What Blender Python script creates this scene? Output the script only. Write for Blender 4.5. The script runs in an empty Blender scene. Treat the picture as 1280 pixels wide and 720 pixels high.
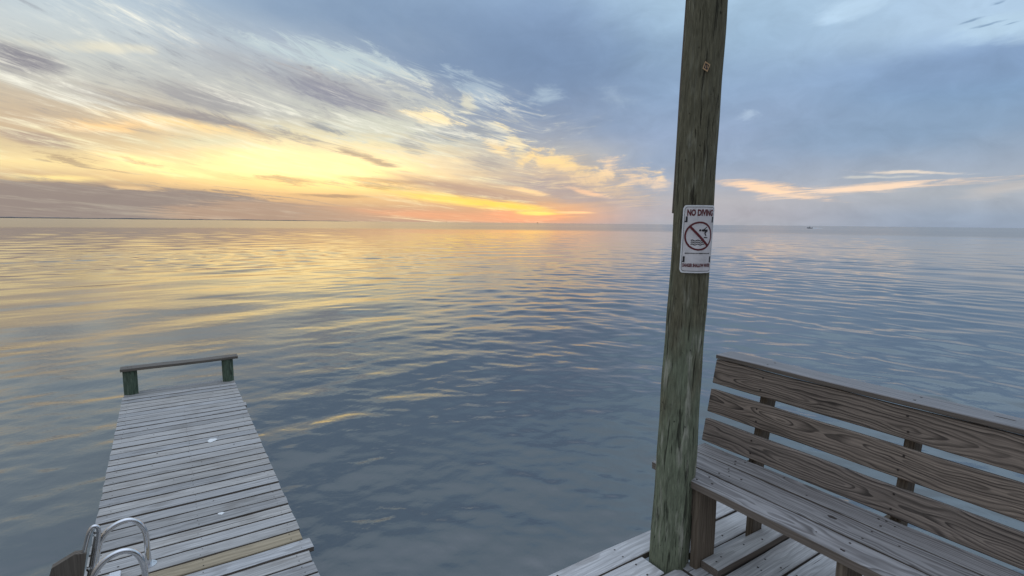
import bpy, math, random
import numpy as np
from mathutils import Vector, Matrix

random.seed(7)
RNG = np.random.default_rng(11)
scn = bpy.context.scene
col = scn.collection
R = math.radians

# ------------------------------------------------------------------ camera
YAW, PITCH, ROLL, FPX, CAM_Z = R(33.4), R(7.02), R(0.58), 662.0, 2.95
fwd = Vector((math.sin(YAW) * math.cos(PITCH), math.cos(YAW) * math.cos(PITCH), -math.sin(PITCH)))
right0 = Vector((math.cos(YAW), -math.sin(YAW), 0))
up0 = right0.cross(fwd)
c_, s_ = math.cos(ROLL), math.sin(ROLL)
rgt = c_ * right0 + s_ * up0
upv = c_ * up0 - s_ * right0
cd = bpy.data.cameras.new('camera')
cam = bpy.data.objects.new('camera', cd)
col.objects.link(cam)
m = Matrix((rgt, upv, -fwd)).transposed().to_4x4()
m.translation = Vector((0, 0, CAM_Z))
cam.matrix_world = m
cd.sensor_width = 36
cd.lens = FPX / 1280 * 36
cd.clip_start = 0.05
cd.clip_end = 60000
scn.camera = cam
HEAD = Vector((math.sin(YAW), math.cos(YAW), 0))
SIDE = Vector((math.cos(YAW), -math.sin(YAW), 0))

def skydir(x, y):
    d = (rgt * ((x - 640) / FPX) - upv * ((y - 360) / FPX) + fwd).normalized()
    return math.degrees(math.atan2(d.dot(SIDE), d.dot(HEAD))), math.degrees(math.asin(d.z))

# ------------------------------------------------------------------ exposure
scn.view_settings.view_transform = 'Standard'
scn.view_settings.look = 'None'
scn.view_settings.exposure = 0.0
scn.view_settings.gamma = 1.0
scn.view_settings.use_curve_mapping = False

def lin(c):
    out = []
    for v in c[:3]:
        v = v / 255.0
        out.append(v / 12.92 if v <= 0.04045 else ((v + 0.055) / 1.055) ** 2.4)
    return out

# ------------------------------------------------------------------ node helper
class G:
    def __init__(s, tree):
        s.t = tree
    def n(s, typ, **kw):
        nd = s.t.nodes.new(typ)
        for k, v in kw.items():
            setattr(nd, k, v)
        return nd
    def put(s, sock, v):
        if isinstance(v, bpy.types.NodeSocket):
            s.t.links.new(v, sock)
        elif isinstance(v, (tuple, list, Vector)):
            v = tuple(v)
            if len(v) == 3 and sock.type == 'RGBA':
                v = v + (1.0,)
            sock.default_value = v
        else:
            sock.default_value = v
    def math(s, op, a, b=0.0, c=0.0, clamp=False):
        nd = s.n('ShaderNodeMath', operation=op, use_clamp=clamp)
        s.put(nd.inputs[0], a); s.put(nd.inputs[1], b); s.put(nd.inputs[2], c)
        return nd.outputs[0]
    def vm(s, op, a, b=(0, 0, 0), scale=None):
        nd = s.n('ShaderNodeVectorMath', operation=op)
        s.put(nd.inputs[0], a); s.put(nd.inputs[1], b)
        if scale is not None:
            s.put(nd.inputs['Scale'], scale)
        return nd.outputs['Value'] if op in ('LENGTH', 'DOT_PRODUCT') else nd.outputs[0]
    def xyz(s, x=0.0, y=0.0, z=0.0):
        nd = s.n('ShaderNodeCombineXYZ')
        s.put(nd.inputs[0], x); s.put(nd.inputs[1], y); s.put(nd.inputs[2], z)
        return nd.outputs[0]
    def sep(s, v):
        nd = s.n('ShaderNodeSeparateXYZ')
        s.put(nd.inputs[0], v)
        return nd.outputs[0], nd.outputs[1], nd.outputs[2]
    def noise(s, v, scale=1.0, detail=2.0, rough=0.5, dist=0.0, color=False):
        nd = s.n('ShaderNodeTexNoise')
        s.put(nd.inputs['Vector'], v); s.put(nd.inputs['Scale'], scale)
        s.put(nd.inputs['Detail'], detail); s.put(nd.inputs['Roughness'], rough)
        s.put(nd.inputs['Distortion'], dist)
        return nd.outputs['Color'] if color else nd.outputs['Fac']
    def mr(s, v, a, b, c=0.0, d=1.0, smooth=True):
        nd = s.n('ShaderNodeMapRange')
        nd.interpolation_type = 'SMOOTHSTEP' if smooth else 'LINEAR'
        s.put(nd.inputs[0], v); s.put(nd.inputs[1], a); s.put(nd.inputs[2], b)
        s.put(nd.inputs[3], c); s.put(nd.inputs[4], d)
        return nd.outputs[0]
    def mix(s, f, a, b, mode='MIX'):
        nd = s.n('ShaderNodeMix', data_type='RGBA', blend_type=mode)
        s.put(nd.inputs[0], f); s.put(nd.inputs[6], a); s.put(nd.inputs[7], b)
        return nd.outputs[2]
    def ramp(s, f, stops, interp='LINEAR'):
        nd = s.n('ShaderNodeValToRGB')
        cr = nd.color_ramp
        cr.interpolation = interp
        while len(cr.elements) < len(stops):
            cr.elements.new(0.5)
        for e, (p, c) in zip(cr.elements, stops):
            e.position = p
            e.color = tuple(c) + (1.0,)
        s.put(nd.inputs[0], f)
        return nd.outputs[0]
    def attr(s, name):
        nd = s.n('ShaderNodeAttribute', attribute_name=name)
        return nd

# ------------------------------------------------------------------ world: dusk sky with cirrus and a low cloud bank
SUN_AZ, SUN_EL = skydir(668, 266)
world = bpy.data.worlds.new("World")
scn.world = world
world.use_nodes = True
wt = world.node_tree
wt.nodes.clear()
g = G(wt)
dirv = g.n('ShaderNodeTexCoord').outputs['Generated']
dz = g.math('MAXIMUM', g.sep(dirv)[2], 0.0)
df = g.vm('DOT_PRODUCT', dirv, tuple(HEAD))
ds = g.vm('DOT_PRODUCT', dirv, tuple(SIDE))
az = g.math('MULTIPLY', g.math('ARCTAN2', ds, df), 180 / math.pi)
el = g.math('MULTIPLY', g.math('ARCSINE', dz), 180 / math.pi)
# cloud-layer coordinates (the layer seen in perspective), stretched along the wind
# streak coordinates: strands fall to the right in the left half of the sky, rise gently to the right in the right half
lv = g.math('LOGARITHM', g.math('ADD', el, 4.0), math.e)
fa = g.math('SUBTRACT', g.math('MULTIPLY', az, 0.0175), g.math('MULTIPLY', g.math('MAXIMUM', g.math('SUBTRACT', az, 3.0), 0.0), 0.025))
sv_ = g.math('ADD', lv, fa)
F0 = g.noise(g.xyz(g.math('MULTIPLY', az, 0.045), g.math('MULTIPLY', sv_, 2.6), 3.1), 1.0, 6, 0.55, 0.3)
F1 = g.noise(g.xyz(g.math('MULTIPLY', az, 0.075), g.math('MULTIPLY', sv_, 6.5), 7.7), 1.0, 9, 0.6, 0.7)
F2 = g.noise(g.xyz(g.math('MULTIPLY', az, 0.17), g.math('MULTIPLY', sv_, 17.0), 1.3), 1.0, 10, 0.72, 0.9)
F3 = g.noise(g.xyz(g.math('MULTIPLY', az, 0.28), g.math('MULTIPLY', el, 0.5), 5.2), 1.0, 9, 0.6, 0.5)
def contrast(f, k=2.6):
    return g.math('ADD', g.math('MULTIPLY', g.math('SUBTRACT', f, 0.5), k), 0.5)
F4 = g.noise(g.xyz(g.math('MULTIPLY', az, 0.30), g.math('MULTIPLY', sv_, 44.0), 4.4), 1.0, 8, 0.7, 0.8)
F0 = contrast(F0, 2.0); F1 = contrast(F1); F2 = contrast(F2, 2.8); F3 = contrast(F3, 2.6)
FC = g.math('ADD', g.math('MULTIPLY', F3, 0.6), g.math('MULTIPLY', F2, 0.4))
WC = g.noise(g.xyz(g.math('MULTIPLY', az, 0.06), g.math('MULTIPLY', el, 0.2), 2.0), 1.0, 6, 0.6, 0.0, color=True)
wv = g.vm('SUBTRACT', WC, (0.5, 0.5, 0.5))
warp = g.vm('MULTIPLY', wv, (7.0, 2.2, 0.0))
P0 = g.xyz(az, el, 0)
P = g.vm('ADD', P0, warp)
pa, pe, _ = g.sep(P)
# fade the warp out near the horizon so that low layers stay level
lowk = g.mr(el, 0.3, 6.0, 0.15, 1.0)
Pw = g.vm('ADD', P0, g.vm('SCALE', warp, scale=lowk))
pa, pe, _ = g.sep(Pw)
EMAX = 90.0
CH = [None]
def chain(v):
    # evaluate the layers one after another (keeps the shader's memory small): adds a vanishing amount of the last result
    if CH[0] is None: return v
    nd = g.n('ShaderNodeVectorMath', operation='MULTIPLY_ADD')
    g.put(nd.inputs[0], CH[0]); nd.inputs[1].default_value = (1e-7, 1e-7, 1e-7); g.put(nd.inputs[2], v)
    return nd.outputs[0]
def ecol(stops):
    pe = g.sep(chain(Pw))[1]
    return g.ramp(g.math('POWER', g.math('DIVIDE', g.math('MAXIMUM', pe, 0.0), EMAX), 0.5),
                  [((e / EMAX) ** 0.5, lin(c)) for e, c in stops])
HI = [(31, (172, 193, 216)), (45, (196, 214, 238)), (65, (230, 246, 272)), (90, (246, 262, 292))]
far_l = ecol([(0, (150, 138, 134)), (1.2, (160, 146, 138)), (2.6, (168, 150, 136)), (3.3, (214, 186, 146)), (4.2, (246, 222, 164)),
              (5.6, (222, 202, 162)), (7.5, (204, 182, 154)), (9.5, (202, 188, 168)), (12, (200, 201, 196)), (15, (194, 204, 210)), (19, (180, 197, 212)), (24, (178, 196, 214))] + HI)
CH[0] = far_l
mid_l = ecol([(0, (186, 158, 140)), (1.2, (200, 168, 140)), (2.4, (232, 192, 136)), (3.4, (270, 228, 146)), (5.0, (280, 242, 166)), (6.6, (270, 242, 182)),
              (8.2, (234, 222, 184)), (10.0, (196, 196, 190)), (13, (184, 188, 192)), (16, (174, 186, 200)), (19, (146, 168, 194)), (24, (132, 158, 190))] + HI)
base = g.mix(g.mr(pa, -41, -22), far_l, mid_l); CH[0] = base
mid_c = ecol([(0, (204, 166, 148)), (0.7, (222, 168, 128)), (1.6, (226, 176, 132)), (3.0, (206, 178, 150)), (5.0, (196, 184, 172)), (7.0, (186, 184, 182)),
              (9.0, (164, 172, 186)), (12, (140, 158, 186)), (16, (126, 150, 184)), (20, (136, 162, 196)), (24, (150, 178, 208))] + HI)
base = g.mix(g.mr(pa, -17, 4), base, mid_c); CH[0] = base
mid_r = ecol([(0, (168, 172, 182)), (1.0, (174, 174, 184)), (2.5, (178, 178, 186)), (4.0, (166, 174, 190)), (6.5, (148, 166, 192)), (9.0, (146, 166, 196)),
              (13, (142, 168, 200)), (17, (150, 178, 206)), (21, (162, 190, 216))] + HI)
base = g.mix(g.mr(pa, 4, 16), base, mid_r); CH[0] = base
far_r = ecol([(0, (146, 160, 182)), (1.0, (152, 166, 186)), (3.0, (172, 178, 188)), (5.5, (156, 170, 190)), (8.0, (138, 162, 190)), (11.0, (128, 158, 192)),
              (13.5, (138, 166, 202)), (16, (170, 196, 222)), (21, (174, 200, 226))] + HI)
base = g.mix(g.mr(pa, 22, 40), base, far_r); CH[0] = base
east = ecol([(0, (122, 122, 128)), (6, (128, 130, 138)), (15, (134, 138, 148)), (28, (146, 154, 172))] + HI[1:])

aabs = g.math('ABSOLUTE', az)
base = g.mix(g.mr(aabs, 60, 115), base, east)

def feature(base, x1, y1, x2, y2, w, colr, op=1.0, noise=F1, amp=1.2, soft=0.85, src=None, lo=0.0):
    a1, e1 = skydir(x1, y1); a2, e2 = skydir(x2, y2)
    ca, ce = (a1 + a2) / 2, (e1 + e2) / 2
    L = max(0.2, math.hypot(a2 - a1, e2 - e1) / 2)
    xx = (x1 + x2) / 2
    wd = w * math.degrees(1 / FPX) * (FPX / math.hypot(FPX, xx - 640))
    mp = g.n('ShaderNodeMapping', vector_type='TEXTURE')
    CH[0] = base
    g.put(mp.inputs[0], chain(src or Pw))
    mp.inputs[1].default_value = (ca, ce, 0)
    mp.inputs[2].default_value = (0, 0, math.atan2(e2 - e1, a2 - a1))
    mp.inputs[3].default_value = (L * 1.25, wd * 1.25, 1)
    d = g.vm('LENGTH', mp.outputs[0])
    v = g.math('ADD', g.math('SUBTRACT', 1.0, d), g.math('MULTIPLY', g.math('SUBTRACT', noise, 0.5), amp * 0.9))
    mk = g.mr(v, lo, lo + soft, 0.0, op)
    return g.mix(mk, base, lin(colr))

b = base
# blue-grey overcast sheets
b = feature(b, 380, 20, 900, 110, 75, (118, 144, 178), 0.75, F0, 0.8)
b = feature(b, 1080, 100, 1330, 70, 30, (128, 155, 190), 0.7, F0, 0.6)
b = feature(b, 900, 170, 1290, 150, 30, (132, 158, 188), 0.6, F0, 0.8)
# pale cirrus, left and centre
b = feature(b, 30, 52, 230, 66, 7, (228, 222, 202), 0.8, F1, 1.0)
b = feature(b, 0, 75, 250, 100, 34, (198, 200, 196), 0.55, F1, 1.6)
b = feature(b, 290, 44, 520, 90, 15, (192, 208, 214), 0.8, F2, 1.6)
b = feature(b, 330, 78, 520, 150, 8, (206, 206, 202), 0.85, F2, 1.5)
b = feature(b, 330, 110, 640, 170, 32, (204, 206, 198), 0.65, F2, 2.0)
b = feature(b, 380, 150, 560, 165, 18, (208, 210, 196), 0.7, F2, 1.6)
b = feature(b, 560, 90, 620, 130, 18, (172, 190, 206), 0.7, F2, 1.8)
# lavender streaks
b = feature(b, -40, 58, 85, 84, 15, (140, 138, 150), 0.9, F1, 1.0)
b = feature(b, 60, 104, 420, 182, 9, (160, 154, 156), 0.9, F2, 1.2)
b = feature(b, 150, 96, 345, 146, 12, (164, 163, 168), 0.8, F2, 1.4)
b = feature(b, 300, 78, 510, 146, 17, (148, 150, 166), 0.95, F2, 1.3)
b = feature(b, 215, 55, 330, 90, 12, (172, 176, 184), 0.6, F2, 1.6)
b = feature(b, 380, 152, 425, 165, 5, (150, 154, 162), 0.8, F2, 1.6)
b = feature(b, 520, 172, 630, 158, 11, (150, 158, 170), 0.85, F2, 1.6)
b = feature(b, 490, 168, 540, 188, 8, (160, 160, 164), 0.7, F2, 1.8)
b = feature(b, 580, 196, 640, 206, 12, (170, 165, 166), 0.7, F2, 1.6)
b = feature(b, -20, 160, 90, 186, 11, (178, 158, 146), 0.8, F1, 1.2)
# warm light
b = feature(b, 60, 150, 200, 160, 9, (250, 210, 150), 0.9, F2, 0.9)
b = feature(b, 130, 140, 340, 170, 7, (250, 218, 160), 0.9, F2, 0.9)
b = feature(b, 160, 178, 330, 176, 9, (218, 218, 190), 0.6, F1, 0.9)
b = feature(b, 150, 206, 520, 206, 17, (290, 256, 176), 0.85, F1, 1.1)
b = feature(b, 0, 224, 150, 226, 5, (252, 226, 152), 0.9, F2, 0.7)
b = feature(b, 496, 140, 582, 153, 8, (250, 230, 184), 0.95, F2, 1.9)
b = feature(b, 570, 118, 598, 140, 9, (216, 213, 196), 0.8, F2, 1.3)
b = feature(b, 590, 146, 650, 172, 9, (224, 222, 208), 0.85, F2, 1.5)
b = feature(b, 600, 175, 640, 195, 8, (246, 218, 168), 0.7, F2, 1.6)
b = feature(b, 415, 178, 512, 209, 6, (186, 164, 140), 0.85, F2, 1.7, 1.0)
b = feature(b, 20, 186, 150, 212, 8, (180, 156, 130), 0.8, F2, 2.4, 1.0)
b = feature(b, 150, 195, 220, 216, 4, (196, 166, 126), 0.75, F2, 2.0, 1.0)
b = feature(b, 280, 217, 416, 230, 6, (204, 174, 126), 0.8, F2, 2.2, 1.0)
b = feature(b, 420, 222, 560, 226, 5, (204, 168, 120), 0.75, F2, 1.2)
b = feature(b, 430, 231, 540, 236, 5.5, (194, 162, 122), 0.85, F2, 1.9, 1.0)
# clouds right of the glow
b = feature(b, 590, 222, 860, 262, 18, (174, 166, 170), 0.8, F1, 0.9)
b = feature(b, 630, 186, 770, 228, 15, (248, 216, 154), 0.95, FC, 2.2, 0.85)
b = feature(b, 700, 228, 812, 214, 9, (242, 212, 168), 0.9, FC, 2.2, 0.85)
b = feature(b, 640, 205, 810, 246, 20, (216, 192, 166), 0.6, F2, 2.0, 1.0)
b = feature(b, 622, 150, 668, 205, 9, (240, 222, 180), 0.75, F2, 2.0, 0.9)
b = feature(b, 750, 205, 826, 236, 11, (234, 206, 176), 0.7, FC, 2.2, 0.9)
b = feature(b, 620, 232, 690, 246, 3.5, (250, 214, 160), 0.9, F2, 0.9)
b = feature(b, 705, 234, 760, 247, 3.5, (240, 200, 166), 0.9, F2, 0.9)
b = feature(b, 480, 214, 690, 256, 13, (190, 164, 148), 0.92, F1, 0.7)
# low bank
b = feature(b, -230, 256, 360, 266, 29, (156, 143, 138), 0.95, F2, 0.5, 0.2)
b = feature(b, 210, 266, 440, 268, 15, (188, 160, 138), 0.8, F2, 0.6, 0.4)
b = feature(b, 130, 232, 210, 238, 3, (236, 200, 146), 0.8, F2, 1.2)
b = feature(b, 360, 243, 470, 246, 2.5, (180, 152, 126), 0.8, F2, 1.0)
b = feature(b, 420, 262, 700, 278, 7, (232, 170, 128), 0.85, F2, 0.4, 0.8)
# sun glow breaking through
b = feature(b, 470, 236, 660, 262, 7, (255, 222, 104), 0.95, F2, 0.7)
b = feature(b, 560, 246, 706, 268, 6, (255, 214, 84), 1.0, F2, 0.6, 0.8)
b = feature(b, 640, 266, 694, 268, 2.6, (255, 244, 96), 1.0, F2, 0.4, 0.6)
b = feature(b, 690, 266, 745, 267, 1.6, (252, 206, 150), 0.95, F2, 0.5, 0.7)
b = feature(b, 600, 268, 716, 272, 9, (282, 176, 116), 0.55, F2, 0.4, 1.0)
# right-hand peach layers
b = feature(b, 890, 226, 1030, 246, 8, (248, 212, 178), 0.95, F2, 0.9)
b = feature(b, 960, 246, 1215, 224, 6.5, (243, 214, 188), 0.95, F2, 1.0)
b = feature(b, 1070, 214, 1210, 213, 2.6, (226, 214, 202), 0.9, F2, 0.9)
b = feature(b, 1050, 222, 1160, 218, 2.2, (206, 206, 204), 0.8, F2, 0.9)
b = feature(b, 1195, 245, 1300, 228, 9, (194, 190, 190), 0.7, F1, 1.2)
# small pale puffs
b = feature(b, 646, 117, 706, 127, 11, (170, 190, 208), 0.7, FC, 2.0, 1.3)
b = feature(b, 740, 118, 800, 130, 10, (156, 176, 198), 0.5, FC, 1.8, 1.3)
b = feature(b, 908, 140, 945, 140, 7, (172, 192, 216), 0.75, F3, 1.6, 1.0)
b = feature(b, 1020, 14, 1095, 2, 14, (182, 208, 232), 0.8, F1, 1.2)
b = feature(b, 1180, 32, 1320, 28, 20, (178, 204, 226), 0.8, F1, 1.1)
for q in ((1188, 27, 1226, 17, 1.7), (1206, 35, 1248, 25, 1.8), (1238, 35, 1262, 29, 1.5), (1228, 5, 1252, -2, 1.4)):
    b = feature(b, *q, (132, 160, 190), 0.85, F2, 0.8)
# fibrous strands everywhere in the lit half of the sky: pale ones and lavender ones
CH[0] = b
pa2 = g.sep(chain(Pw))[0]
lk = g.math('MULTIPLY', g.mr(pa2, -4, 12, 1.0, 0.0), g.mr(el, 4.0, 10.0, 0.12, 1.0))
hk = g.math('MULTIPLY', lk, g.math('MULTIPLY', g.mr(el, 26, 45, 1.0, 0.3), g.mr(g.math('ADD', el, g.math('MULTIPLY', az, 0.16)), 14.8, 10.5)))
F24 = g.math('ADD', g.math('ADD', g.math('MULTIPLY', F2, 0.5), g.math('MULTIPLY', F1, 0.25)), g.math('MULTIPLY', contrast(F4, 3.0), 0.3))
b = g.mix(g.math('MULTIPLY', g.math('MULTIPLY', g.mr(F24, 0.42, 1.05), g.mr(F1, 0.15, 0.75)), g.math('MULTIPLY', hk, 1.0)), b, lin((244, 242, 230)))
b = g.mix(g.math('MULTIPLY', g.math('MULTIPLY', g.mr(F24, 0.50, 0.0), g.mr(F1, 0.85, 0.3)), g.math('MULTIPLY', hk, 0.75)), b, lin((146, 149, 162)))
warm = g.math('MULTIPLY', g.mr(pa2, -2, 9, 1.0, 0.0), g.mr(el, 10.0, 6.0))
warm = g.math('MULTIPLY', warm, g.math('MAXIMUM', g.mr(el, 2.6, 4.4, 0.15, 1.0), g.mr(pa2, -22, -12)))
b = g.mix(g.math('MULTIPLY', g.mr(F24, 0.42, 0.0), g.math('MULTIPLY', warm, 0.40)), b, lin((204, 172, 136)))
b = g.mix(g.math('MULTIPLY', g.mr(F24, 0.5, 1.0), g.math('MULTIPLY', warm, 0.6)), b, lin((255, 246, 196)))
rk = g.mr(pa2, -5, 14, 0.05, 0.12)
b = g.vm('SCALE', b, scale=g.math('ADD', 1.0, g.math('MULTIPLY', g.math('SUBTRACT', F3, 0.5), rk)))
sky = g.n('ShaderNodeTexSky', sky_type='NISHITA')
sky.sun_disc = False
sky.sun_elevation = R(max(SUN_EL, 0.8))
sky.sun_rotation = YAW + R(SUN_AZ)
gm = g.n('ShaderNodeGamma'); g.put(gm.inputs[0], b); gm.inputs[1].default_value = 1.14
hs = g.n('ShaderNodeHueSaturation'); hs.inputs['Saturation'].default_value = 0.92; g.put(hs.inputs['Color'], gm.outputs[0])
b = g.vm('MULTIPLY', hs.outputs[0], (11.7, 11.65, 11.3))
b = g.mix(0.02, b, sky.outputs[0])
bg = g.n('ShaderNodeBackground')
g.put(bg.inputs[0], b)
bg.inputs[1].default_value = 0.1
wo = g.n('ShaderNodeOutputWorld')
wt.links.new(bg.outputs[0], wo.inputs[0])
world.cycles.sampling_method = 'MANUAL'
world.cycles.sample_map_resolution = 512

# ------------------------------------------------------------------ sun, low and veiled by cloud
sl = bpy.data.lights.new('sun', 'SUN')
sl.energy = 0.006
sl.angle = R(30)
sl.color = (1.0, 0.62, 0.32)
sun = bpy.data.objects.new('sun', sl)
col.objects.link(sun)
sa_ = YAW + R(SUN_AZ)
se_ = R(max(SUN_EL, 0.8) + 1.2)
sv = Vector((math.sin(sa_) * math.cos(se_), math.cos(sa_) * math.cos(se_), math.sin(se_)))
sun.rotation_euler = sv.to_track_quat('Z', 'Y').to_euler()
sun.location = (0, 0, 30)

# ------------------------------------------------------------------ object helpers
def props(o, label=None, cat=None, group=None, kind=None):
    if label: o['label'] = label
    if cat: o['category'] = cat
    if group: o['group'] = group
    if kind: o['kind'] = kind
    return o

def empty(name, loc, label, cat, group=None):
    o = bpy.data.objects.new(name, None)
    o.empty_display_size = 0.1
    o.location = loc
    col.objects.link(o)
    return props(o, label, cat, group)

class MB:
    """collects vertices, faces and wood coordinates; builds ONE mesh object (world coordinates, re-based on its parent)"""
    def __init__(s):
        s.v = []; s.f = []; s.wc = []; s.rn = []; s.mi = []; s.sm = []
    def add(s, verts, faces, wc=None, rn=0.5, mi=0, smooth=False):
        o = len(s.v)
        s.v += [tuple(p) for p in verts]
        s.wc += [tuple(p) for p in (wc if wc is not None else verts)]
        s.rn += [rn] * len(verts)
        for f in faces:
            s.f.append(tuple(i + o for i in f)); s.mi.append(mi); s.sm.append(smooth)
    def build(s, name, mats, parent=None):
        me = bpy.data.meshes.new(name)
        off = Vector(parent.matrix_basis.translation) if parent is not None else Vector((0, 0, 0))
        if parent is not None and parent.parent is not None:
            off = off + Vector(parent.parent.matrix_basis.translation)
        me.from_pydata([tuple(Vector(p) - off) for p in s.v], [], s.f)
        a = me.attributes.new('wc', 'FLOAT_VECTOR', 'POINT')
        a.data.foreach_set('vector', np.array(s.wc, dtype=np.float32).ravel())
        a = me.attributes.new('rnd', 'FLOAT', 'POINT')
        a.data.foreach_set('value', np.array(s.rn, dtype=np.float32))
        if not isinstance(mats, (list, tuple)): mats = [mats]
        for mt in mats: me.materials.append(mt)
        me.polygons.foreach_set('material_index', s.mi)
        me.polygons.foreach_set('use_smooth', s.sm)
        me.update()
        o = bpy.data.objects.new(name, me)
        col.objects.link(o)
        if parent is not None: o.parent = parent
        return o

def board(mb, p, dl, dw, L, W, T, rn=None, chamfer=0.004, seg=14, wob=0.0012, mi=0, pith=None, loff=None, bow=0.0, skew=(0, 0), side=None):
    """a sawn board: p = centre of its start end, dl along it, dw across; eased, slightly uneven edges"""
    dl = Vector(dl).normalized(); dw = Vector(dw).normalized(); dt = dl.cross(dw).normalized()
    if abs(dt.z) > 0.3 and dt.z < 0: dt = -dt
    rn = random.random() if rn is None else rn
    c = chamfer; hw, ht = W / 2, T / 2
    prof = [(-hw + c, -ht), (hw - c, -ht), (hw, -ht + c), (hw, ht - c), (hw - c, ht), (-hw + c, ht), (-hw, ht - c), (-hw, -ht + c)]
    flip = dl.cross(dw).dot(dt) < 0
    lo = random.uniform(0, 60) if loff is None else loff
    po = (random.uniform(-W * .45, W * .45), random.uniform(0.035, 0.075)) if pith is None else pith
    vs, wc, fs = [], [], []
    ph = [random.uniform(0, 6.28) for _ in range(6)]
    for i in range(seg + 1):
        t = i / seg
        for k, (w, h) in enumerate(prof):
            dwv = wob * (math.sin(t * L * 5 + ph[0]) + math.sin(t * L * 13 + ph[1])) * (1 if w > 0 else -.7)
            dhv = wob * .7 * math.sin(t * L * 7 + ph[2]) + bow * math.sin(t * math.pi) 
            ex = 0.0
            if i == 0: ex = skew[0] * w / hw
            if i == seg: ex = skew[1] * w / hw
            vs.append(Vector(p) + dl * (t * L + ex) + dw * (w + dwv) + dt * (h + dhv))
            wc.append((t * L + lo, w + po[0], h + po[1]))
    n = 8
    for i in range(seg):
        for k in range(n):
            a, b_ = i * n + k, i * n + (k + 1) % n
            f = (a, b_, b_ + n, a + n)
            fs.append(f[::-1] if not flip else f)
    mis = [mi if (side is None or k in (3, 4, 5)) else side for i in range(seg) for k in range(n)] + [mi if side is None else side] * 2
    cap0 = tuple(range(n)); cap1 = tuple(seg * n + k for k in range(n))
    fs.append(cap0 if not flip else cap0[::-1]); fs.append(cap1[::-1] if not flip else cap1)
    # reverse everything consistently (recalculated below through normals check)
    ctr = sum(vs, Vector()) / len(vs)
    f0 = fs[0]; q = [vs[i] for i in f0]
    nrm = (q[1] - q[0]).cross(q[2] - q[0])
    if nrm.dot(q[0] - (Vector(p) + dl * (L / seg / 2))) < 0:
        fs = [f[::-1] for f in fs]
    mb.add(vs, fs, wc, rn, mi)
    mb.mi[-len(mis):] = mis

def box(mb, x0, x1, y0, y1, z0, z1, along='y', **kw):
    if along == 'y':
        board(mb, ((x0 + x1) / 2, y0, (z0 + z1) / 2), (0, 1, 0), (1, 0, 0), y1 - y0, x1 - x0, z1 - z0, **kw)
    elif along == 'x':
        board(mb, (x0, (y0 + y1) / 2, (z0 + z1) / 2), (1, 0, 0), (0, 1, 0), x1 - x0, y1 - y0, z1 - z0, **kw)
    else:
        board(mb, ((x0 + x1) / 2, (y0 + y1) / 2, z0), (0, 0, 1), (1, 0, 0), z1 - z0, x1 - x0, y1 - y0, **kw)

def nail(mb, x, y, z, r=0.0045, mi=1, nrm=(0, 0, 1)):
    nrm = Vector(nrm).normalized()
    u = nrm.orthogonal().normalized(); v = nrm.cross(u)
    c = Vector((x, y, z)) + nrm * 0.0012
    n = 7
    vs = [c + (u * math.cos(2 * math.pi * k / n) + v * math.sin(2 * math.pi * k / n)) * r for k in range(n)]
    vs += [q - nrm * 0.004 for q in vs]
    fs = [tuple(range(n))] + [(k, k + n, (k + 1) % n + n, (k + 1) % n) for k in range(n)]
    mb.add(vs, fs, None, .5, mi)

def tube(mb, pts, rad, n=14, mi=0, caps=True, smooth=True):
    pts = [Vector(p) for p in pts]
    if not isinstance(rad, (list, tuple)): rad = [rad] * len(pts)
    fr = None; vs = []
    for i, p in enumerate(pts):
        t = (pts[min(i + 1, len(pts) - 1)] - pts[max(i - 1, 0)]).normalized()
        if fr is None:
            fr = t.orthogonal().normalized()
        fr = (fr - t * fr.dot(t)).normalized()
        bi = t.cross(fr)
        for k in range(n):
            a = 2 * math.pi * k / n
            vs.append(p + (fr * math.cos(a) + bi * math.sin(a)) * rad[i])
    fs = []
    for i in range(len(pts) - 1):
        for k in range(n):
            a, b_ = i * n + k, i * n + (k + 1) % n
            fs.append((a, b_, b_ + n, a + n))
    mb.add(vs, fs, None, .5, mi, smooth)
    if caps:
        o = len(vs)
        mb.add(vs[:n], [tuple(range(n))[::-1]], None, .5, mi)
        mb.add(vs[-n:], [tuple(range(n))], None, .5, mi)

def spline(ctrl, n=8):
    c = [Vector(p) for p in ctrl]
    c = [c[0] * 2 - c[1]] + c + [c[-1] * 2 - c[-2]]
    out = []
    for i in range(1, len(c) - 2):
        p0, p1, p2, p3 = c[i - 1:i + 3]
        for k in range(n):
            t = k / n
            out.append(0.5 * ((2 * p1) + (-p0 + p2) * t + (2 * p0 - 5 * p1 + 4 * p2 - p3) * t * t + (-p0 + 3 * p1 - 3 * p2 + p3) * t ** 3))
    out.append(c[-2])
    return out

# ------------------------------------------------------------------ materials
def new_mat(name):
    mt = bpy.data.materials.new(name)
    mt.use_nodes = True
    nt = mt.node_tree
    nt.nodes.clear()
    gg = G(nt)
    bs = gg.n('ShaderNodeBsdfPrincipled')
    ou = gg.n('ShaderNodeOutputMaterial')
    nt.links.new(bs.outputs[0], ou.inputs[0])
    return mt, gg, bs

def bump(gg, bs, h, strength=0.3, dist=0.01):
    nd = gg.n('ShaderNodeBump')
    nd.inputs['Strength'].default_value = strength
    nd.inputs['Distance'].default_value = dist
    gg.put(nd.inputs['Height'], h)
    gg.t.links.new(nd.outputs[0], bs.inputs['Normal'])

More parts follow.
